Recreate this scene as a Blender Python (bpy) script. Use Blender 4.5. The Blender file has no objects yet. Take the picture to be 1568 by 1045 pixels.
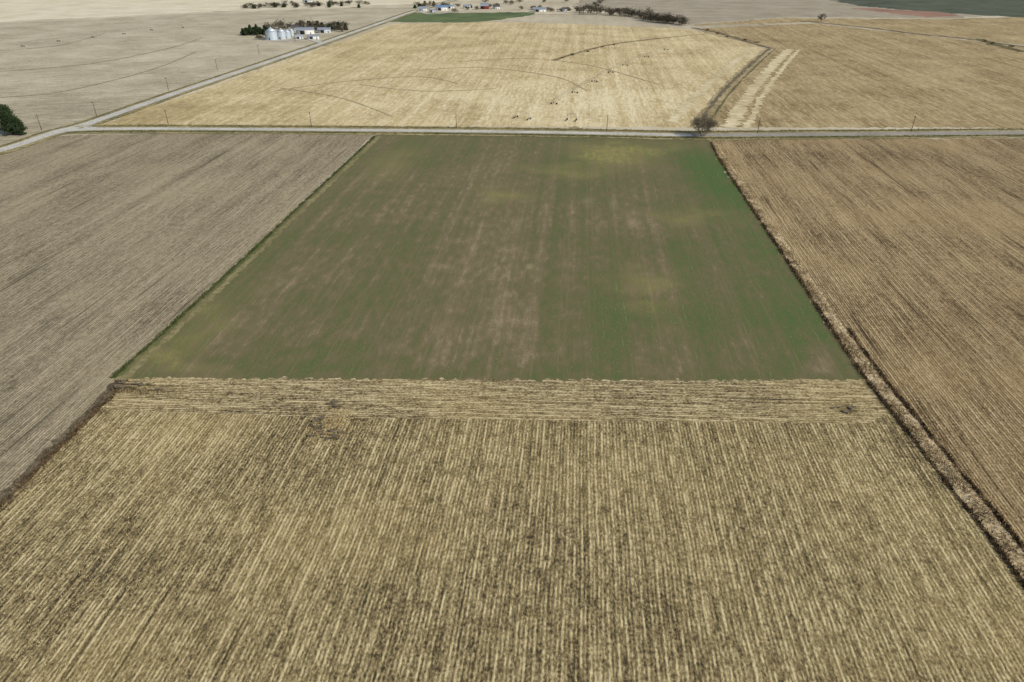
import bpy, math, random
import numpy as np
from mathutils import Vector
rng=np.random.default_rng(7); random.seed(7)
S=bpy.context.scene
F=1045.3; CX=784; CY=522.5; H=100.0
P=math.atan(611.5/1045.3); YW=math.atan(111/1210.5)
fh=np.array([-math.sin(YW),math.cos(YW),0]); R=np.array([math.cos(YW),math.sin(YW),0]); Z=np.array([0,0,1.])
Wd=fh*math.cos(P)-Z*math.sin(P); U=fh*math.sin(P)+Z*math.cos(P)
def G(u,v):
    "aerial survey: photo bearing -> ground position in metres"
    d=Wd+R*(u-CX)/F+U*(CY-v)/F
    t=H/-d[2]; return (d[0]*t,d[1]*t)
def GL(l): return [G(*p) for p in l]

# ---------- camera, light
cam=bpy.data.cameras.new("camera"); co=bpy.data.objects.new("camera",cam); S.collection.objects.link(co)
co.location=(0,0,H); co.rotation_euler=(math.pi/2-P,0,YW); cam.lens=24; cam.sensor_width=36; cam.clip_end=30000; S.camera=co
SE=math.radians(36); AZ=math.radians(115)
sd=Vector((math.sin(AZ)*math.cos(SE),math.cos(AZ)*math.cos(SE),math.sin(SE)))
l=bpy.data.lights.new("sun","SUN"); l.energy=3.6; l.angle=math.radians(.5); l.color=(1,.96,.89)
lo=bpy.data.objects.new("sun",l); S.collection.objects.link(lo); lo.rotation_euler=(-sd).to_track_quat('-Z','Y').to_euler()
w=bpy.data.worlds.new("World"); S.world=w; w.use_nodes=True
sk=w.node_tree.nodes.new("ShaderNodeTexSky"); sk.sky_type='NISHITA'; sk.sun_disc=False; sk.sun_elevation=SE; sk.sun_rotation=AZ
bg=w.node_tree.nodes["Background"]; bg.inputs[1].default_value=.12; w.node_tree.links.new(sk.outputs[0],bg.inputs[0])
S.view_settings.view_transform='Standard'; S.view_settings.look='None'; S.view_settings.exposure=0

# ---------- node helper
def lin(c):
    return tuple(((x/255)/12.92 if x/255<=.04045 else ((x/255+.055)/1.055)**2.4) for x in c)+(1,)
class NT:
    def __init__(s,name,rough=.95):
        s.mat=bpy.data.materials.new(name); s.mat.use_nodes=True; s.t=s.mat.node_tree
        s.b=s.t.nodes["Principled BSDF"]; s.b.inputs["Roughness"].default_value=rough
        s.b.inputs["Specular IOR Level"].default_value=.15
        s.geo=s.t.nodes.new("ShaderNodeTexCoord")
        sep=s.t.nodes.new("ShaderNodeSeparateXYZ"); s.t.links.new(s.geo.outputs["Object"],sep.inputs[0])
        s.x,s.y,s.z=sep.outputs
    def put(s,i,v):
        if isinstance(v,bpy.types.NodeSocket): s.t.links.new(v,i)
        else: i.default_value=v
    def m(s,op,a,b=0.,c=0.,clamp=False):
        n=s.t.nodes.new("ShaderNodeMath"); n.operation=op; n.use_clamp=clamp
        for i,v in enumerate((a,b,c)): s.put(n.inputs[i],v)
        return n.outputs[0]
    def add(s,*a):
        r=a[0]
        for b in a[1:]: r=s.m('ADD',r,b)
        return r
    def mul(s,a,b): return s.m('MULTIPLY',a,b)
    def vec(s,x,y,z=0.):
        n=s.t.nodes.new("ShaderNodeCombineXYZ")
        for i,v in enumerate((x,y,z)): s.put(n.inputs[i],v)
        return n.outputs[0]
    def noise(s,vec,scale=1.,detail=2.,rough=.5):
        n=s.t.nodes.new("ShaderNodeTexNoise"); s.put(n.inputs["Vector"],vec); n.inputs["Scale"].default_value=scale
        n.inputs["Detail"].default_value=detail; n.inputs["Roughness"].default_value=rough
        return s.m('SUBTRACT',n.outputs["Fac"],.5)
    def ns(s,u,v,fu,fv,detail=2.,off=0.,rough=.5):
        return s.noise(s.vec(s.m('MULTIPLY_ADD',u,fu,off),s.m('MULTIPLY_ADD',v,fv,off*.7),0.),1.,detail,rough)
    def rot(s,a):
        c,d=math.cos(a),math.sin(a)
        u=s.add(s.mul(s.x,c),s.mul(s.y,-d)); v=s.add(s.mul(s.x,d),s.mul(s.y,c)); return u,v
    def ramp(s,f,stops):
        n=s.t.nodes.new("ShaderNodeValToRGB"); s.put(n.inputs[0],f); e=n.color_ramp.elements
        while len(e)<len(stops): e.new(.5)
        for k,(p,c) in zip(e,stops): k.position=p; k.color=lin(c)
        return n.outputs[0]
    def mix(s,f,a,b,bt='MIX'):
        n=s.t.nodes.new("ShaderNodeMix"); n.data_type='RGBA'; n.blend_type=bt
        s.put(n.inputs[0],f); s.put(n.inputs[6],lin(a) if isinstance(a,tuple) else a); s.put(n.inputs[7],lin(b) if isinstance(b,tuple) else b)
        return n.outputs[2]
    def sm(s,v,a,b):
        n=s.t.nodes.new("ShaderNodeMapRange"); n.interpolation_type='SMOOTHSTEP'; s.put(n.inputs[0],v)
        n.inputs[1].default_value=a; n.inputs[2].default_value=b; return n.outputs[0]
    def blob(s,u,v,ru,rv,amp=1.,wx=None,wy=None):
        cx,cy=G(u,v); sx=abs(G(u+ru,v)[0]-cx)+.1; sy=abs(G(u,v-rv)[1]-G(u,v+rv)[1])/2+.1
        dx=s.m('DIVIDE',s.m('SUBTRACT',wx or s.x,cx),sx); dy=s.m('DIVIDE',s.m('SUBTRACT',wy or s.y,cy),sy)
        q=s.add(s.mul(dx,dx),s.mul(dy,dy))
        return s.mul(s.m('POWER',2.718,s.mul(q,-1.)),amp)
    def bump(s,h,dist=.15,st=1.):
        n=s.t.nodes.new("ShaderNodeBump"); n.inputs["Distance"].default_value=dist; n.inputs["Strength"].default_value=st
        s.put(n.inputs["Height"],h); s.t.links.new(n.outputs[0],s.b.inputs["Normal"])
    def out(s,c): s.put(s.b.inputs["Base Color"],c); return s.mat

def stubble(name,dark,mid,light,ang=0,sp=.76,fine=1.,row=.25,row2=0.,streak=1.,sv=.06,passes=1.,big=1.,tracks=.6,blobs=(),off=0.,rfu=1.,hue=.25,huec=(190,160,95),bumpd=.25,coarse=.9):
    n=NT(name); u,v=n.rot(ang)
    wob=n.mul(n.ns(n.x,n.y,.05,.05,1,off),.8); u2=n.add(u,wob)
    f=n.ns(u,v,2.2*rfu,1.3*rfu,3,off,.7)
    f2=n.ns(u,v,.8*rfu,.35*rfu,2,off+5)
    st=n.ns(u2,v,1.1*rfu,sv,3,off+9)
    r=n.mul(n.m('SINE',n.mul(u2,2*math.pi/sp)),n.m('ADD',.6,n.mul(f2,2.8)))
    ps=n.ns(u2,v,.16,.004,2,off+20)
    bg_=n.ns(n.x,n.y,.022,.022,3,off+30)
    val=n.add(.5,n.mul(f,1.7*fine),n.mul(f2,coarse*fine),n.mul(st,.95*streak),n.mul(r,row),n.mul(ps,.6*passes),n.mul(bg_,.8*big))
    if row2: val=n.add(val,n.mul(n.mul(n.m('SINE',n.mul(u2,math.pi/sp)),n.m('ADD',.5,n.mul(st,3.5))),row2))
    for b in blobs: val=n.add(val,n.blob(*b))
    tr=n.mul(n.sm(n.add(n.ns(u2,v,.5,.012,1,off+40),n.mul(f2,.3)),.17,.25),tracks)
    val=n.m('SUBTRACT',val,n.mul(tr,.35))
    c=n.ramp(val,[(.08,dark),(.5,mid),(.92,light)])
    if hue:
        hu=n.sm(bg_,-.12,.2); c=n.mix(n.mul(hu,hue),c,huec,'MIX')
    if bumpd: n.bump(n.add(f,n.mul(r,.25)),bumpd,.7)
    return n.out(c)

# ---------- mesh builder
class MB:
    def __init__(s): s.V=[];s.T=[];s.M=[];s.n=0
    def add(s,V,T,m=0):
        V=np.asarray(V,float).reshape(-1,3);T=np.asarray(T,int).reshape(-1,3)
        s.V.append(V);s.T.append(T+s.n);s.M.append(np.full(len(T),m));s.n+=len(V)
    def box(s,c,sz,rz=0,m=0):
        a=np.array([[x,y,z] for z in(-.5,.5) for y in(-.5,.5) for x in(-.5,.5)])*sz
        cr,sr=math.cos(rz),math.sin(rz); a=np.c_[a[:,0]*cr-a[:,1]*sr,a[:,0]*sr+a[:,1]*cr,a[:,2]]+c
        s.add(a,[[0,2,1],[1,2,3],[4,5,6],[5,7,6],[0,1,4],[1,5,4],[2,6,3],[3,6,7],[0,4,2],[2,4,6],[1,3,5],[3,7,5]],m)
    def beam(s,p,q,r,r2=None,k=6,m=0,cap=True):
        p=np.array(p,float);q=np.array(q,float);r2=r if r2 is None else r2
        d=q-p;d/=np.linalg.norm(d)+1e-9;a=np.cross(d,[0,0,1] if abs(d[2])<.9 else [1,0,0]);a/=np.linalg.norm(a);b=np.cross(d,a)
        th=np.arange(k)*2*math.pi/k;c=np.cos(th)[:,None]*a+np.sin(th)[:,None]*b
        V=np.r_[p+c*r,q+c*r2,[p],[q]];T=[]
        for i in range(k):
            j=(i+1)%k;T+=[[i,j,k+i],[j,k+j,k+i]]
            if cap:T+=[[2*k,j,i],[2*k+1,k+i,k+j]]
        s.add(V,T,m)
    def tris(s,A,B,C,m=0):
        n=len(A);V=np.stack([A,B,C],1).reshape(-1,3);s.add(V,np.arange(3*n).reshape(-1,3),m)
    def blades(s,Pn,h,w,lean=.4,m=0):
        n=len(Pn);th=rng.uniform(0,6.28,n);la=rng.uniform(0,6.28,n);hh=h*rng.uniform(.5,1.3,n);ww=w*rng.uniform(.6,1.3,n)/2
        d=np.c_[np.cos(th),np.sin(th),np.zeros(n)]*ww[:,None];L=np.c_[np.cos(la)*lean*hh,np.sin(la)*lean*hh,hh]
        s.tris(Pn-d,Pn+d,Pn+L,m)
    def leaves(s,Pn,sz,m=0):
        n=len(Pn);a=rng.normal(size=(n,3));a/=np.linalg.norm(a,axis=1)[:,None];b=np.cross(a,rng.normal(size=(n,3)));b/=np.linalg.norm(b,axis=1)[:,None]
        k=(sz*rng.uniform(.5,1.4,n))[:,None];s.tris(Pn+a*k,Pn-a*k*.6+b*k*.8,Pn-a*k*.6-b*k*.8,m)
    def gable(s,c,L,Wd_,hw,hr,rz=0,mw=0,mr=1,ov=.4):
        cr,sr=math.cos(rz),math.sin(rz)
        def t(a): a=np.array(a,float);return np.c_[a[:,0]*cr-a[:,1]*sr,a[:,0]*sr+a[:,1]*cr,a[:,2]]+np.array([c[0],c[1],0])
        l,w_=L/2,Wd_/2
        s.add(t([[-l,-w_,0],[l,-w_,0],[l,w_,0],[-l,w_,0],[-l,-w_,hw],[l,-w_,hw],[l,w_,hw],[-l,w_,hw],[-l,0,hr],[l,0,hr]]),
          [[0,1,4],[1,5,4],[2,3,6],[3,7,6],[3,0,7],[0,4,7],[1,2,5],[2,6,5],[4,8,7],[5,6,9]],mw)
        sl=(hr-hw)/w_;l+=ov;wo=w_+ov;ze=hw-ov*sl+.06;zr=hr+.06
        s.add(t([[-l,-wo,ze],[l,-wo,ze],[l,0,zr],[-l,0,zr],[l,wo,ze],[-l,wo,ze]]),[[0,1,2],[0,2,3],[3,2,4],[3,4,5]],mr)
    def build(s,name,mats):
        V=np.concatenate(s.V);T=np.concatenate(s.T);M=np.concatenate(s.M)
        me=bpy.data.meshes.new(name);me.vertices.add(len(V));me.vertices.foreach_set("co",V.ravel())
        me.loops.add(T.size);me.loops.foreach_set("vertex_index",T.ravel().astype(np.int32))
        me.polygons.add(len(T));me.polygons.foreach_set("loop_start",(np.arange(len(T))*3).astype(np.int32))
        me.polygons.foreach_set("loop_total",np.full(len(T),3,np.int32));me.polygons.foreach_set("material_index",M.astype(np.int32))
        me.update(calc_edges=True);me.validate()
        for m in mats: me.materials.append(m)
        o=bpy.data.objects.new(name,me);S.collection.objects.link(o)
        return o
zc=[.02]
def poly(name,pts,mat,jit=.35,raw=False):
    W=pts if raw else GL(pts); out=[]
    for i in range(len(W)):
        a=np.array(W[i]);b=np.array(W[(i+1)%len(W)]);L=np.linalg.norm(b-a);D=max(60,min(np.linalg.norm(a),np.linalg.norm(b)))
        k=int(min(400,max(1,L/(D*.006))));nn=np.array([-(b-a)[1],(b-a)[0]])/(L+1e-9)
        for j in range(k):
            o=(rng.normal()*jit*D/150) if j else 0
            out.append(tuple(a+(b-a)*j/k+nn*o))
    z=zc[0];zc[0]+=.006
    me=bpy.data.meshes.new(name);me.from_pydata([(x,y,z) for x,y in out],[],[list(range(len(out)))])
    me.update()
    if me.polygons[0].normal.z<0: me.flip_normals()
    me.materials.append(mat);o=bpy.data.objects.new(name,me);S.collection.objects.link(o);return o
def spline(pts,step=3.):
    W=np.array(pts,float);out=[];n=len(W)
    for i in range(n-1):
        p0=W[max(i-1,0)];p1=W[i];p2=W[i+1];p3=W[min(i+2,n-1)];k=max(2,int(np.linalg.norm(p2-p1)/step))
        for j in range(k):
            t=j/k;out.append(.5*((2*p1)+(-p0+p2)*t+(2*p0-5*p1+4*p2-p3)*t*t+(-p0+3*p1-3*p2+p3)*t**3))
    out.append(W[-1]);return np.array(out)
def ribpts(pts,off=0,step=3.,raw=False):
    C=spline(pts if raw else GL(pts),step);T=np.gradient(C,axis=0);T/=np.linalg.norm(T,axis=1)[:,None]+1e-9
    N=np.c_[T[:,1],-T[:,0]];return C+N*off,N
def ribbon(name,pts,width,mat,off=0,jit=.1,step=3.,raw=False):
    C,N=ribpts(pts,off,step,raw);n=len(C);z=zc[0];zc[0]+=.006
    a=C-N*(width/2*(1+rng.normal(size=n)*jit))[:,None];b=C+N*(width/2*(1+rng.normal(size=n)*jit))[:,None]
    V=np.c_[np.r_[a,b],np.full(2*n,z)];i=np.arange(n-1)
    mb=MB();mb.add(V,np.r_[np.c_[i,n+i,n+i+1],np.c_[i,n+i+1,i+1]]);return mb.build(name,[mat])

# ---------- materials
def mottled(name,a,b,sc=.3,c=None,st=(1,1),bump=0):
    n=NT(name);f=n.add(.5,n.mul(n.noise(n.vec(n.mul(n.x,st[0]),n.mul(n.y,st[1]),n.z),sc,4,.65),2.2),n.mul(n.noise(n.geo.outputs["Object"],sc*.08,2),1.2))
    s=[(.1,a),(.85,b)] if c is None else [(.1,a),(.5,c),(.9,b)]
    if bump:n.bump(f,bump)
    return n.out(n.ramp(f,s))
M_left=stubble("bean_stubble",(98,87,68),(147,133,105),(186,170,137),fine=.95,row=.22,row2=.12,streak=.85,passes=1.0,big=.55,tracks=1.1,off=3,hue=.25,huec=(158,144,111))
M_fore=stubble("corn_stubble",(68,58,40),(146,128,88),(206,187,140),fine=1.15,coarse=.9,row=.2,row2=.15,streak=1.05,sv=.08,passes=.8,big=.55,tracks=1.2,off=11,hue=.25,huec=(170,147,92),
   blobs=[(230,680,120,50,.1),(820,700,200,30,.06),(1300,628,20,8,-.2),(190,592,45,9,-.25)])
M_head=stubble("headland_stubble",(68,58,42),(152,134,95),(212,193,148),ang=math.radians(87.5),fine=1.2,coarse=.9,row=.22,row2=.14,streak=1.1,passes=.5,big=.4,tracks=1.3,off=17,hue=.15,
   blobs=[(1298,626,16,7,-.3),(190,592,40,8,-.35),(225,600,40,8,-.15)])
M_right=stubble("corn_stubble_brown",(70,56,38),(144,122,85),(192,170,128),fine=1.05,coarse=.75,row=.26,row2=.16,streak=1.05,sv=.05,passes=1.0,big=.7,tracks=1.3,off=23,hue=.3,huec=(154,127,86))
M_far=stubble("bright_stubble",(156,135,92),(196,175,128),(232,217,177),fine=.9,row=.05,streak=.9,passes=1.2,big=1.1,tracks=.6,off=31,rfu=.5,hue=.3,huec=(200,176,122),bumpd=0,
   blobs=[(260,170,120,16,-.25),(760,150,220,30,.14),(640,70,160,20,-.06),(960,150,110,30,.14)])
M_farR=stubble("tan_stubble",(118,99,66),(162,141,99),(198,177,135),fine=.9,row=.05,streak=1.1,passes=1.2,big=.9,tracks=1.,off=37,rfu=.5,bumpd=0,hue=.2,huec=(168,144,96))
M_farL=stubble("pale_stubble",(146,134,108),(180,167,138),(206,195,167),ang=math.radians(70),fine=.8,row=.05,streak=.9,passes=.9,big=1.1,tracks=.5,off=43,rfu=.4,hue=0,bumpd=0,
   blobs=[(60,170,200,30,-.2),(350,80,100,20,.1)])
M_farL2=stubble("cream_stubble",(186,172,140),(216,202,170),(232,221,195),ang=math.radians(60),fine=.5,row=.05,streak=.5,passes=.8,big=1.1,tracks=.3,off=47,rfu=.3,hue=0,bumpd=0)
M_gry=stubble("grey_brown_field",(130,117,96),(162,149,125),(184,171,148),ang=math.radians(80),fine=.5,row=.05,streak=.6,passes=1.,big=1.,tracks=.3,off=53,rfu=.3,hue=0,bumpd=0)
M_dkg=mottled("dark_crop",(70,74,58),(94,96,76),.02)
M_red=mottled("red_soil",(138,104,84),(160,124,102),.02)
M_wg=mottled("winter_wheat_far",(78,92,56),(108,118,74),.03)
M_grav=mottled("gravel",(160,153,138),(204,198,182),.6)
M_gravR=mottled("worn_asphalt",(134,127,114),(164,156,142),.6)
M_verge=mottled("verge_grass",(104,98,62),(176,158,114),.35,(142,130,88),bump=.2)
M_vdk=mottled("verge_dark",(74,72,44),(120,110,74),.4,bump=.2)
M_wway=mottled("waterway_grass",(124,110,74),(188,168,126),.2,(158,140,100))
M_straw=mottled("dry_grass",(144,122,88),(218,197,158),.9,(184,163,124),bump=.3)
M_weed=mottled("brown_weeds",(58,46,30),(122,100,70),1.2,bump=.3)
M_soil=mottled("bare_soil",(86,76,58),(132,117,92),.8,bump=.2)
M_soilL=mottled("dusty_soil",(122,108,84),(154,140,113),.5)
M_bl=mottled("straw_blades",(142,124,84),(214,195,148),3.)
M_blr=mottled("straw_blades_brown",(132,108,72),(200,176,132),3.)
M_gbl=mottled("green_blades",(56,66,34),(92,102,56),2.)

# green field
n=NT("winter_wheat")
wn=n.ns(n.x,n.y,.04,.04,3,2);wx=n.add(n.x,n.mul(wn,30.));wy=n.add(n.y,n.mul(n.ns(n.x,n.y,.04,.04,3,60),60.))
sx_=n.add(n.x,n.mul(n.m('SINE',n.mul(n.y,.006)),3.))
st=n.ns(sx_,n.y,.75,.010,4,4,.7);st2=n.ns(sx_,n.y,.2,.004,2,8);fine=n.ns(n.x,n.y,1.7,.9,4,1,.75);bgn=n.ns(n.x,n.y,.03,.025,3,15);mid_=n.ns(n.x,n.y,.4,.16,3,12,.6)
g=n.add(.43,n.mul(st,.75),n.mul(st2,.6),n.mul(fine,1.25),n.mul(bgn,.65),n.mul(mid_,.95))
for b in [(1095,262,34,32,.5),(1020,235,60,14,.12),(1150,380,40,120,.2),(1200,520,70,70,.2),(1050,520,90,50,.1),(800,573,700,9,.18),(640,226,70,22,.14),
  (780,420,130,110,-.15),(770,270,90,40,-.08),(1090,300,50,40,.14),(960,330,50,25,-.1),(330,540,90,25,.05),(1240,545,34,22,-.36)]:
    g=n.add(g,n.blob(*b,wx=wx,wy=wy))
px=n.sm(n.add(n.x,n.mul(mid_,1.5)),G(838,400)[0]-.6,G(838,400)[0]+.6);px2=n.sm(n.add(n.x,n.mul(mid_,1.5)),G(937,400)[0]-.6,G(937,400)[0]+.6)
g=n.add(g,n.mul(px,.11),n.mul(px2,-.06))
c=n.ramp(g,[(.02,(146,130,98)),(.28,(118,105,76)),(.5,(104,99,65)),(.74,(93,99,58)),(1.0,(80,100,52))])
yl=0.
for b in [(935,233,52,15,.8),(1000,228,40,6,.4),(870,262,70,8,.4),(985,425,42,12,.35),(1060,335,60,12,.3),(600,250,30,30,.25),(775,300,36,12,.45),(300,505,40,60,.3),(240,565,70,16,.35),(1000,480,40,20,.25)]:
    yl=n.add(yl,n.blob(*b,wx=wx,wy=wy))
c=n.mix(n.m('MINIMUM',n.mul(yl,n.add(.9,n.mul(fine,3.),n.mul(mid_,3.5))),.85,clamp=True),c,(148,138,80))
pl=0.
for b in [(811,409,5,4,.9),(968,342,6,6,.7),(676,408,14,4,.35),(900,308,8,6,.4),(940,312,6,8,.4),(790,345,8,8,.35)]:
    pl=n.add(pl,n.blob(*b))
c=n.mix(n.m('MINIMUM',n.mul(pl,n.add(.6,n.mul(fine,3.5))),.6,clamp=True),c,(168,151,115))
ph=n.add(sx_,n.mul(wn,1.6))
tk=n.sm(n.m('SINE',n.mul(ph,2*math.pi/9.2)),.975,.998);tk2=n.sm(n.m('SINE',n.mul(n.add(ph,1.9),2*math.pi/9.2)),.975,.998)
c=n.mix(n.mul(n.add(tk,tk2),n.m('ADD',.05,n.mul(mid_,1.5),clamp=True)),c,(144,132,95))
c=n.mix(n.mul(n.sm(n.add(fine,n.mul(st,.3)),.05,.3),.8),c,(160,149,108))
c=n.mix(n.mul(n.sm(n.mul(fine,-1.),.05,.27),.65),c,(62,62,38))
n.bump(fine,.15,.6)
M_green=n.out(c)

n=NT("ground_patchwork")
br=n.t.nodes.new("ShaderNodeTexBrick");n.put(br.inputs["Vector"],n.vec(n.x,n.y,0.));br.inputs["Scale"].default_value=1/400.;br.inputs["Brick Width"].default_value=1.;br.inputs["Row Height"].default_value=1.
br.inputs["Mortar Size"].default_value=.012;br.inputs["Color1"].default_value=lin((212,198,166));br.inputs["Color2"].default_value=lin((165,150,124));br.inputs["Mortar"].default_value=lin((120,112,80));br.offset=.37
f=n.add(.5,n.mul(n.ns(n.x,n.y,.08,.01,3),1.),n.mul(n.ns(n.x,n.y,.006,.006,3),1.4))
M_ground=n.out(n.mix(.45,br.outputs[0],n.ramp(f,[(.1,(140,126,98)),(.9,(216,203,174))])))
me=bpy.data.meshes.new("ground");me.from_pydata([(-9000,-6000,0),(9000,-6000,0),(9000,12000,0),(-9000,12000,0)],[],[(0,1,2,3)]);me.materials.append(M_ground)
S.collection.objects.link(bpy.data.objects.new("ground",me))

# ---------- fields
EDGE_R=[(1088,219),(1100,243),(1135,297),(1180,364),(1220,424),(1270,502),(1325,582),(1380,652),(1440,730),(1500,806),(1568,900),(1640,1000)]
er=GL(EDGE_R);bx,by=er[-1];ex,ey=er[-2]
k=(-300-by)/(by-ey);far_r=(bx+(bx-ex)*k,-300)
lb=GL([(180,578),(120,645),(60,705),(0,765)]);lk=(-300-lb[-1][1])/(lb[-1][1]-lb[-2][1]);far_l=(lb[-1][0]+(lb[-1][0]-lb[-2][0])*lk,-300)
poly("pale_stubble_field",[(-900,215),(-300,260),(0,222),(130,190),(410,96),(590,33),(640,12),(560,12),(370,18),(0,36),(-600,60)],M_farL,.5)
poly("cream_stubble_field",[(-600,58),(0,34),(370,16),(560,10),(650,5),(900,-10),(-300,-20)],M_farL2,.5)
poly("bright_stubble_field",[(150,192),(400,106),(600,37),(760,34),(900,38),(1045,44),(1078,50),(1180,75),(1150,100),(1110,140),(1068,195)],M_far,.4)
poly("tan_stubble_field",[(1068,195),(1110,140),(1150,100),(1180,75),(1078,50),(1060,44),(1250,36),(1400,53),(1568,72),(1900,95),(2300,190),(1568,196)],M_farR,.4)
poly("tan_stubble_field",[(1045,40),(1250,34),(1400,51),(1568,69),(1900,90),(2100,60),(1568,26),(1430,30),(1200,28)],M_farR,.4)
poly("grey_brown_field",[(880,12),(1000,26),(1045,38),(1200,26),(1430,28),(1568,24),(1300,0),(1150,-12),(900,-12)],M_gry,.5)
poly("dark_crop_field",[(1240,-6),(1320,10),(1440,20),(1568,27),(1900,38),(1900,-20),(1260,-30)],M_dkg,.5)
poly("red_soil_field",[(1300,13),(1420,27),(1475,25),(1440,19),(1330,13)],M_red,.3)
poly("distant_wheat_field",[(592,34),(628,20),(700,20),(822,19),(812,24),(760,31),(716,35)],M_wg,.4)
poly("bean_stubble_field",[G(-700,330),G(-60,236),G(85,208),G(330,203),G(572,206),G(180,578)]+lb[1:]+[far_l,(-700,-300),(-700,100)],M_left,.3,raw=True)
poly("brown_corn_stubble_field",er[:]+[far_r,(600,-300),(900,300),G(1900,212),G(1568,212),G(1090,214)],M_right,.2,raw=True)
poly("corn_stubble_field",[G(182,578),G(1322,580)]+er[6:]+[far_r,far_l]+lb[::-1][:-1],M_fore,.12,raw=True)
poly("headland",[G(178,578),G(1320,578),G(1365,634),G(1330,649),G(900,645),G(560,641),G(150,628)],M_head,.2,raw=True)
poly("wheat_field",[G(578,206),G(800,208),G(1086,214)]+er[1:7]+[G(1000,583),G(600,581),G(172,579)],M_green,.4,raw=True)

GE=[(574,209),(470,306),(370,400),(250,510),(172,580)]
M_gdk=mottled("weedy_green",(60,66,36),(100,100,60),.6)
M_tanin=mottled("thin_wheat",(112,104,66),(150,138,98),.5)
ribbon("field_border",GE,2.2,M_tanin,-2.9,.4,1.5)
ribbon("weedy_bank",GE,1.3,M_gdk,0,.35,1.5)
ribbon("weedy_bank",[(184,582),(120,650),(60,708),(0,768),(-80,850)],3.0,M_soil,0,.3,1.5)
ribbon("weedy_bank",[(175,590),(110,655),(50,712),(-20,780)],1.2,M_weed,-2.,.4,1.5)
ribbon("grass_bank",EDGE_R,4.2,M_straw,-2.4,.12,1.5)
ribbon("grass_bank",EDGE_R,.9,M_weed,-.2,.35,1.5)
ribbon("grass_bank",EDGE_R[5:],.9,M_weed,-5.2,.4,1.5)
# ---------- far waterways & tracks
M_pale=mottled("pale_residue",(182,162,118),(220,203,162),.15)
WWY=[(1182,74),(1152,100),(1112,140),(1072,192)]
ribbon("stubble_band",WWY,9,M_pale,-18,.3,3);ribbon("stubble_band",WWY,4,M_pale,-28,.5,3);ribbon("stubble_band",WWY,7,M_pale,18,.35,3)
ribbon("waterway",WWY,12,M_wway,0,.15,5);ribbon("waterway",WWY,3.2,M_soil,2,.4,5);ribbon("waterway",WWY,1.5,M_vdk,-4,.4,5)
ribbon("waterway",[(846,93),(880,83),(940,68),(1040,56),(1085,52)],6,M_wway,0,.2,6)
ribbon("waterway",[(848,93),(885,81),(945,67),(1010,59)],3,M_soil,0,.4,6)
ribbon("waterway",[(1060,43),(1098,50),(1150,66),(1182,75)],7,M_soil,0,.3,6)
ribbon("waterway",[(1230,33),(1320,42),(1400,52),(1480,60),(1568,72),(1700,88)],7,M_soil,0,.3,8)
ribbon("waterway",[(1500,60),(1535,72),(1568,80)],12,M_vdk,0,.3,8)
for a in [[(0,150),(100,140),(230,108),(300,80)],[(0,110),(140,98),(260,74),(310,58)],[(0,78),(90,70),(160,52)]]:
    ribbon("pivot_track",a,1.4,M_soilL,0,.3,6)
M_trk=mottled("track_tan",(170,150,108),(196,176,134),.2)
for a in [[(430,135),(520,150),(600,178)],[(640,108),(740,104),(850,118),(900,140)],[(550,130),(650,140),(760,136)],[(700,95),(800,90),(900,100),(1010,130)],[(420,140),(520,126),(640,118),(700,128)]]:
    ribbon("pivot_track",a,1.4,M_trk,0,.4,4)

# ---------- roads
CR=[(104,200),(200,198),(400,199),(640,201),(860,204),(1060,208),(1200,207),(1568,204),(2000,200)]
DR=[(-260,300),(0,231),(88,202),(138,189),(270,143),(400,99),(490,68),(590,33),(640,16),(720,-6),(800,-25)]
ribbon("road_verge",CR,22,M_verge,0,.05,4);ribbon("road_verge",CR,2.2,M_vdk,6.5,.3,3);ribbon("road_verge",CR,1.8,M_vdk,-8,.3,3)
ribbon("road_verge",DR,18,M_verge,0,.06,5);ribbon("road_verge",DR,1.6,M_vdk,-7,.3,5)
ribbon("gravel_road",DR,8,M_grav,0,.02,5)
ribbon("gravel_road",CR[:6],6.5,M_grav,0,.02,4)
ribbon("asphalt_road",CR[5:],7.5,M_gravR,0,.02,4)
ribbon("gravel_road",[(60,212),(95,203),(130,199),(180,198)],6,M_grav,0,.02,3);ribbon("gravel_road",[(175,177),(140,190),(135,196),(175,198.5)],5,M_grav,0,.02,3)
M_pk=mottled("packed_gravel",(188,182,166),(214,208,194),.6)
for rr_ in (DR,CR[:6]):
    ribbon("wheel_tracks",rr_,1.1,M_pk,-1.5,.15,5);ribbon("wheel_tracks",rr_,1.1,M_pk,1.3,.15,5)
ribbon("farm_driveway",[(492,66),(470,60),(440,63),(405,62)],9,M_grav,0,.1,4)
ribbon("farm_driveway",[(640,17),(660,22),(700,18)],7,M_grav,0,.1,4)

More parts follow.
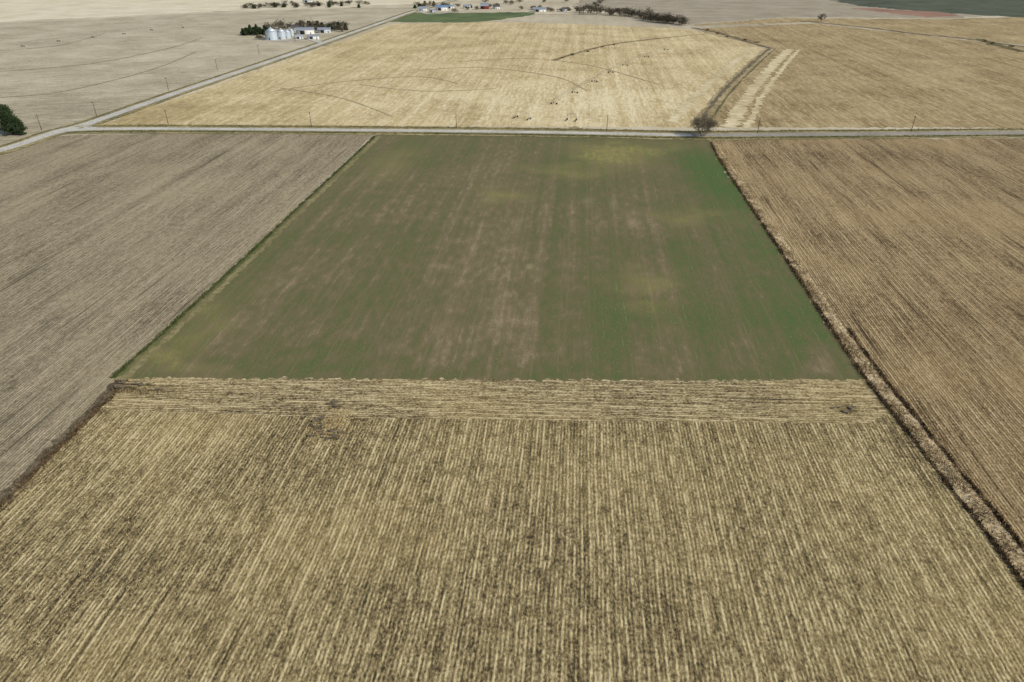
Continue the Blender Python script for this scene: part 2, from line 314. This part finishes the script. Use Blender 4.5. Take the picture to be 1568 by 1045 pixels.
# ---------- 3D stubble and grasses
def inpoly(x,y,pg):
    r=np.zeros(len(x),bool);n=len(pg)
    for i in range(n):
        x1,y1=pg[i];x2,y2=pg[(i+1)%n];c=((y1>y)!=(y2>y))&(x<(x2-x1)*(y-y1)/(y2-y1+1e-12)+x1);r^=c
    return r
def rows(name,pg,x0,x1,y0,y1,mat,sp=.76,dens=.3,h=.32,ang=0.):
    c,s_=math.cos(ang),math.sin(ang);us=np.arange(x0,x1,sp);P_=[]
    for iu,u in enumerate(us):
        m_=int((y1-y0)/dens);v=rng.uniform(y0,y1,m_);q=rng.uniform(0,6,3);w_=rng.normal()*.5+(.2 if iu%2 else -.15)
        keep=np.sin(v*1.1+q[0])*.9+np.sin(v*.33+q[1])*.9+rng.normal(size=m_)*.7+w_>.05;v=v[keep]
        P_.append(np.c_[u+rng.normal(size=len(v))*.13+.12*np.sin(v*.07+u*.02),v])
    P_=np.concatenate(P_);x=P_[:,0]*c+P_[:,1]*s_;y=-P_[:,0]*s_+P_[:,1]*c
    k=inpoly(x,y,pg);x=x[k];y=y[k];B=np.c_[x,y,np.full(len(x),.05)]
    mb=MB();mb.blades(B,h,.14,.6);mb.blades(B+rng.normal(size=B.shape)*[.25,.3,0],h*.45,.2,1.6)
    return mb.build(name,[mat])
fp=[G(150,645),G(560,643),G(900,647),G(1340,651)]+er[7:]+[far_r,far_l]+lb[::-1][:-2]
rows("corn_stalk_stubble",fp,-190,190,35,150,M_bl)
hp=[G(190,584),G(1322,584),G(1360,640),G(1330,645),G(560,638),G(150,625)]
rows("headland_stalk_stubble",hp,-170,-110,-130,110,M_bl,ang=math.radians(87.5))
rp=[G(1355,585),G(1480,735),G(1600,890),(250,30),(330,200),(260,260)]+[G(1300,500)]
rows("brown_stalk_stubble",rp,60,300,40,230,M_blr,dens=.36)
def bank(name,pts,off,wid,n_,h,mat,w=.25,step=2.):
    C,N=ribpts(pts,off,step);i=rng.integers(0,len(C)-1,n_);t=rng.random(n_)[:,None];p=C[i]*(1-t)+C[i+1]*t+N[i]*(rng.normal(size=n_)*wid/2)[:,None]
    cl=np.sin(p[:,1]*.7)+np.sin(p[:,1]*.19+p[:,0])+rng.normal(size=n_)*.8>-.8;p=p[cl];mb=MB();mb.blades(np.c_[p,np.full(len(p),.05)],h,w,.5);return mb.build(name,[mat])
bank("tall_dry_grass",EDGE_R,-2.4,2.2,16000,.7,M_straw)
bank("dark_weeds",EDGE_R,-.3,.7,9000,.9,M_weed)
bank("dark_weeds",EDGE_R[5:],-5.2,.7,3500,.7,M_weed)
bank("green_weeds",GE,0,.9,6000,.6,M_gbl)
bank("dark_weeds",[(184,582),(120,650),(60,708),(0,768),(-80,850)],-1,2,3000,.5,M_weed)
bank("roadside_grass",CR,7,2,9000,.7,M_gbl,.5);bank("roadside_grass",CR,-9,2,12000,.8,M_verge,.5)
cx,cy=G(514,650)
bp=rng.normal(size=(900,3))*[2.8,3.8,0]+[cx,cy,.05]
mb=MB();mb.blades(bp,.3,.3,1.6);mb.build("flattened_straw_patch",[mottled("flattened_straw",(160,138,94),(210,187,136),1.)])
def soilpatch(px,py,ru):
    poly("bare_soil_patch",[(px+math.cos(b)*ru*1.3*random.uniform(.4,1.6),py+math.sin(b)*ru*.7*random.uniform(.4,1.6)) for b in np.arange(0,6.28,.5)],M_soil,0,raw=True)
for i in range(30):
    a=random.uniform(2.4,6.2);rr=random.uniform(1.8,4.8);soilpatch(cx-1+math.cos(a)*rr,cy-1+math.sin(a)*rr*1.2,random.uniform(.25,.8))
for (u,v,n_) in [(1297,628,5),(205,592,12),(508,620,4)]:
    for i in range(n_):
        px_,py_=G(u+random.gauss(0,9 if n_<12 else 16),v+random.gauss(0,3));soilpatch(px_,py_,random.uniform(.4,1.))

# ---------- trees
M_bark=mottled("bark",(78,68,56),(118,106,90),2.)
M_ever=mottled("evergreen_foliage",(28,38,24),(66,80,50),.8)
M_bare=mottled("bare_twigs",(90,82,66),(134,124,102),.8)
def conifer(mb,x,y,h,r,nl,leafm=0,trm=1,sz=.5):
    mb.beam((x,y,0),(x,y,h*.9),r*.09,.05,7,trm)
    P_=[]
    nb=60
    for i in range(nb):
        t=(i/nb)**.8;z=h*(.07+.88*t);a=i*2.4+random.random();rr=r*((1-t)**.75)*random.uniform(.7,1.12)*(1 if t>.15 else .75+t)
        e=(x+math.cos(a)*rr,y+math.sin(a)*rr,z+rr*.12);mb.beam((x,y,z),e,.07,.02,4,trm,False)
        m_=max(6,int(nl/nb*(1.4-t)));q=rng.random(m_)**.6
        P_.append(np.c_[x+(e[0]-x)*q,y+(e[1]-y)*q,z+(e[2]-z)*q]+rng.normal(size=(m_,3))*[r*.12,r*.12,h*.025])
    mb.leaves(np.concatenate(P_),sz,leafm)
x,y=G(20,206)
mb=MB();conifer(mb,x,y,17.5,8,9000,sz=.42);conifer(mb,x+6,y-1,10,4.5,3500,sz=.4);mb.build("cedar_tree",[M_ever,M_bark])
x,y=G(-30,212);mb=MB();conifer(mb,x,y,11,5,5000,sz=.45);mb.build("cedar_tree",[M_ever,M_bark])
def branch(mb,p,d,L,r,lev,tips):
    q=p+d*L;mb.beam(p,q,r,r*.65,5 if lev>1 else 3,0,False)
    if lev<=1: tips.append(q)
    if lev==0: return
    for i in range(random.choice([3,4]) if lev>1 else 4):
        nd=d+np.array([random.gauss(0,.55),random.gauss(0,.55),random.gauss(.12,.3)]);nd/=np.linalg.norm(nd)
        branch(mb,p+d*L*random.uniform(.5,1),nd,L*random.uniform(.68,.9),r*.62,lev-1,tips)
x,y=G(1076,209);mb=MB();tips=[]
for i in range(8):
    a=i*.785;d=np.array([math.cos(a)*.65,math.sin(a)*.65,1.]);d/=np.linalg.norm(d);branch(mb,np.array([x+math.cos(a)*.8,y+math.sin(a)*.8,0.]),d,4.2,.15,4,tips)
tp=np.array(tips);tp=np.repeat(tp,3,0);mb.leaves(tp+rng.normal(size=tp.shape)*.6,.2,1);mb.build("bare_tree",[M_bark,M_bare])
def decid(mb,x,y,h,r,nl=240,sz=.7):
    mb.beam((x,y,0),(x,y,h*.45),h*.03,h*.018,5,1)
    for c in range(8):
        a=random.uniform(0,6.28);rr=r*random.uniform(.2,.8);e=np.array([x+math.cos(a)*rr,y+math.sin(a)*rr,h*random.uniform(.35,.85)])
        mb.beam((x,y,h*.2),e,h*.012,.04,4,1,False);mb.leaves(e+rng.normal(size=(nl//8,3))*[r*.3,r*.3,h*.13],sz,0)
def mass(name,pts,mats,kind='d',sz=.7):
    mb=MB()
    for (u,v,h,r) in pts:
        x,y=G(u,v)
        if kind=='d': decid(mb,x,y,h,r,sz=sz)
        else: conifer(mb,x,y,h,r,500,sz=.8)
    mb.build(name,mats)
def line(a,b,n_,h,r,j=3):
    return [(a[0]+(b[0]-a[0])*t+random.gauss(0,j),a[1]+(b[1]-a[1])*t+random.gauss(0,1),h*random.uniform(.6,1.25),r*random.uniform(.7,1.2)) for t in np.linspace(0,1,n_)]
M_dbare=mottled("dark_twigs",(62,57,46),(100,92,76),.3)
mass("windbreak_evergreens",line((370,55),(410,52),12,9,5)+line((460,42),(525,47),12,8,4.5)+line((380,52),(400,50),3,9,4.5),[M_ever,M_bark],'c')
mass("farmstead_trees",line((410,46),(525,44),16,10,6)+line((402,60),(412,58),2,6,4)+line((480,49),(526,49),5,7,5),[M_dbare,M_bark])
mass("windbreak_evergreens",line((372,14),(540,11),9,7,5,7),[M_ever,M_bark],'c')
mass("tree_line",line((380,13),(548,8),28,8,7,6),[M_dbare,M_bark])
mass("tree_line",line((888,20),(960,25),20,10,8)+line((955,23),(1042,38),34,11,8)+line((985,31),(1044,39),14,9,8)+line((905,14),(925,4),5,9,7),[M_dbare,M_bark])
mass("farmstead_trees",line((640,12),(700,11),8,8,6)+line((700,16),(780,10),6,7,5)+line((800,14),(880,18),9,7,5)+line((740,5),(870,4),5,7,6,8),[M_bare,M_bark])
mass("windbreak_evergreens",line((632,13),(660,10),5,7,4)+line((690,13),(720,13),2,6,4),[M_ever,M_bark],'c')
mass("roadside_tree",[(1257,34,11,5)],[M_dbare,M_bark])
mass("scrub",line((1078,47),(1160,67),5,1.8,2.5)+line((855,90),(940,69),5,1.2,1.6)+line((1500,64),(1568,76),4,2.,3),[M_weed,M_bark],sz=.3)

# ---------- buildings
def flat(name,c,r=.5,metal=0):
    n=NT(name,r);f=n.add(.5,n.mul(n.noise(n.geo.outputs["Object"],.5,3),.8));a=tuple(int(x*.88) for x in c);n.b.inputs["Metallic"].default_value=metal
    return n.out(n.ramp(f,[(.2,a),(.8,c)]))
M_galv=flat("galvanised_steel",(205,214,222),.45,.35);M_white=flat("white_siding",(225,225,220));M_roofg=flat("grey_roof",(150,156,162),.5);M_roofb=flat("blue_roof",(120,145,170),.5)
M_dk=flat("dark_opening",(40,42,45));M_roofd=flat("shingle_roof",(95,88,82),.8);M_redw=flat("red_siding",(130,50,40));M_wood=flat("pole_wood",(92,78,64),.9)
M_pipe=flat("weathered_pipe",(128,124,114),.7);M_tyre=flat("tyre_rubber",(34,32,30),.9)
def bin_(u,v,r,h):
    x,y=G(u,v);mb=MB()
    z=0
    for i in range(8):
        z2=h*(i+1)/8;mb.beam((x,y,z),(x,y,z2-.08),r,r,28,0,False);mb.beam((x,y,z2-.08),(x,y,z2),r*1.012,r*1.012,28,0,True);z=z2
    mb.beam((x,y,h),(x,y,h+r*.55),r*1.05,r*.12,28,0);mb.beam((x,y,h+r*.55),(x,y,h+r*.55+.8),r*.12,r*.12,12,0)
    mb.box((x-.3,y-r-.06,1.3),(1.2,.2,2.2),0,1)
    for k_ in range(12): mb.box((x+r+.25,y,.6+k_*h/12),(.1,.6,.08),0,1)
    mb.beam((x+r+.25,y-.3,0),(x+r+.25,y-.3,h),.04,.04,4,1);mb.beam((x+r+.25,y+.3,0),(x+r+.25,y+.3,h),.04,.04,4,1)
    mb.build("grain_bin",[M_galv,M_dk])
bin_(417,61,6.8,9);bin_(432,60,5.2,8);bin_(441,59,4.2,7);bin_(447,55,3.2,6)
def shed(name,u,v,L,W_,hw,hr,rz,wm,rm,house=False):
    x,y=G(u,v);mb=MB();mb.gable((x,y),L,W_,hw,hr,rz);cr,sr=math.cos(rz),math.sin(rz)
    def at(a,b,z,sx,sy,sz,m): mb.box((x+a*cr-b*sr,y+a*sr+b*cr,z),(sx,sy,sz),rz,m)
    if house:
        at(0,-W_/2-.03,1.05,1,.1,2.1,2)
        for a in(-L*.32,L*.3): at(a,-W_/2-.03,1.6,1.4,.1,1.2,2)
        at(L*.2,0,hr+.3,.7,.7,1.6,3)
        for b in(-W_*.22,W_*.22): at(L/2+.03,b,1.6,.1,1.2,1.2,2);at(-L/2-.03,b,1.6,.1,1.2,1.2,2)
    else:
        at(-L*.15,-W_/2-.04,hw*.42,L*.25,.12,hw*.84,2);at(L*.3,-W_/2-.04,1.1,1.,.1,2.1,2);at(L/2+.04,0,hw*.42,.12,W_*.4,hw*.84,2)
    mb.build(name,[wm,rm,M_dk,M_redw])
shed("machine_shed",468,52,22,12,5,7.5,.3,M_white,M_roofg);shed("machine_shed",497,50,16,10,4,6,.3,M_galv,M_roofg);shed("farm_house",455,47,13,9,4,7,.2,M_white,M_roofd,True)
shed("metal_shed",480,60,14,8,3.5,5,.3,M_white,M_roofg);shed("metal_shed",459,60,9,6,3,4.3,.3,M_white,M_galv)
shed("farm_house",648,17,13,9,4,7,.1,M_white,M_roofg,True);shed("machine_shed",676,16,20,12,5,8,.2,M_white,M_roofb);shed("metal_shed",662,19,10,7,3.5,5,.2,M_galv,M_roofg)
shed("metal_shed",690,13,12,8,3.5,5,.2,M_white,M_roofb);shed("farm_house",760,14,12,9,4,7,.1,M_white,M_roofd,True);shed("barn",742,14,14,10,5,9,.1,M_redw,M_roofg)
shed("machine_shed",826,18,22,12,4,6.5,.0,M_white,M_roofg);shed("farm_house",866,18,12,8,4,6.5,.3,M_white,M_roofd,True);shed("metal_shed",715,13,12,8,4,6,.3,M_white,M_roofg);shed("metal_shed",472,4,18,10,4,6,.1,M_white,M_roofg)
# ---------- poles
PL=[(258,191.5),(477,195),(699,197.5),(929,201),(1160,204),(1395,202)]
PD=[(64,200),(148,178),(258,138),(333,108),(397,84),(452,65)]
def pole(u,v,h=9.5,rz=math.pi/2):
    x,y=G(u,v);mb=MB();mb.beam((x,y,0),(x,y,h),.2,.13,8,0);c,s_=math.cos(rz),math.sin(rz)
    mb.box((x,y+.02,h-.7),(2.6,.14,.16),rz,0)
    for a in(-1.15,-.4,.4,1.15): mb.beam((x+a*c,y+a*s_,h-.62),(x+a*c,y+a*s_,h-.35),.07,.04,6,1)
    mb.beam((x,y,h-1.5),(x+.9*c,y+.9*s_,h-.78),.04,.04,4,0);mb.beam((x,y,h-1.5),(x-.9*c,y-.9*s_,h-.78),.04,.04,4,0)
    mb.build("utility_pole",[M_wood,M_white]);return x,y
for L_,rz in((PL,math.pi/2),(PD,0.6)):
    q=[pole(u,v,9.5,rz) for u,v in L_];mb=MB()
    for a,b in zip(q[:-1],q[1:]):
        for o in(-1.15,1.15):
            c,s_=math.cos(rz)*o,math.sin(rz)*o;pr=None
            for t in np.linspace(0,1,9):
                p=np.array([a[0]+(b[0]-a[0])*t+c,a[1]+(b[1]-a[1])*t+s_,9.15-1.4*4*t*(1-t)])
                if pr is not None: mb.beam(pr,p,.012,.012,3,0,False)
                pr=p
    mb.build("power_line",[M_dk])
# ---------- centre pivots
def pivot(pts):
    W_=[G(*p) for p in pts];mb=MB()
    for i,(x,y) in enumerate(W_):
        nx=W_[min(i+1,len(W_)-1)];pv=W_[max(i-1,0)];d=np.array([nx[0]-pv[0],nx[1]-pv[1]]);d/=np.linalg.norm(d);n_=np.array([-d[1],d[0]])
        for s_ in(-1,1):
            f_=(x+n_[0]*2.1*s_,y+n_[1]*2.1*s_);mb.beam((f_[0],f_[1],.6),(x,y,3.7),.07,.07,5,0);
            mb.beam((f_[0]-d[0]*.14,f_[1]-d[1]*.14,.62),(f_[0]+d[0]*.14,f_[1]+d[1]*.14,.62),.62,.62,14,1)
        mb.beam((x-n_[0]*2.1,y-n_[1]*2.1,.75),(x+n_[0]*2.1,y+n_[1]*2.1,.75),.1,.1,5,0);mb.box((x,y,1.1),(.7,.5,.6),0,1)
    for a,b in zip(W_[:-1],W_[1:]):
        a=np.array([*a,3.7]);b=np.array([*b,3.7]);pr=a;n_=np.cross(b-a,[0,0,1]);n_/=np.linalg.norm(n_);pl=None
        for t in np.linspace(0,1,9)[1:]:
            p=a+(b-a)*t+[0,0,1.2*4*t*(1-t)];mb.beam(pr,p,.08,.08,5,0)
            lo_=p-[0,0,1.1*min(1,4*t*(1-t)+.05)]
            for s_ in(-.7,.7): mb.beam(p,lo_+n_*s_,.025,.025,3,0,False)
            if pl is not None:
                for s_ in(-.7,.7): mb.beam(pl+n_*s_,lo_+n_*s_,.02,.02,3,0,False)
            pl=lo_;mb.beam(p,p-[0,0,2.],.015,.015,3,1,False);pr=p
    mb.build("irrigation_pivot",[M_pipe,M_tyre])
pivot([(848,160),(880,143),(910,126),(935,112),(957,101),(990,88),(1020,77)])
pivot([(35,72),(90,64),(142,58),(190,53),(232,47),(280,43)])
pivot([(790,181),(810,184)]);pivot([(868,185),(882,186)])
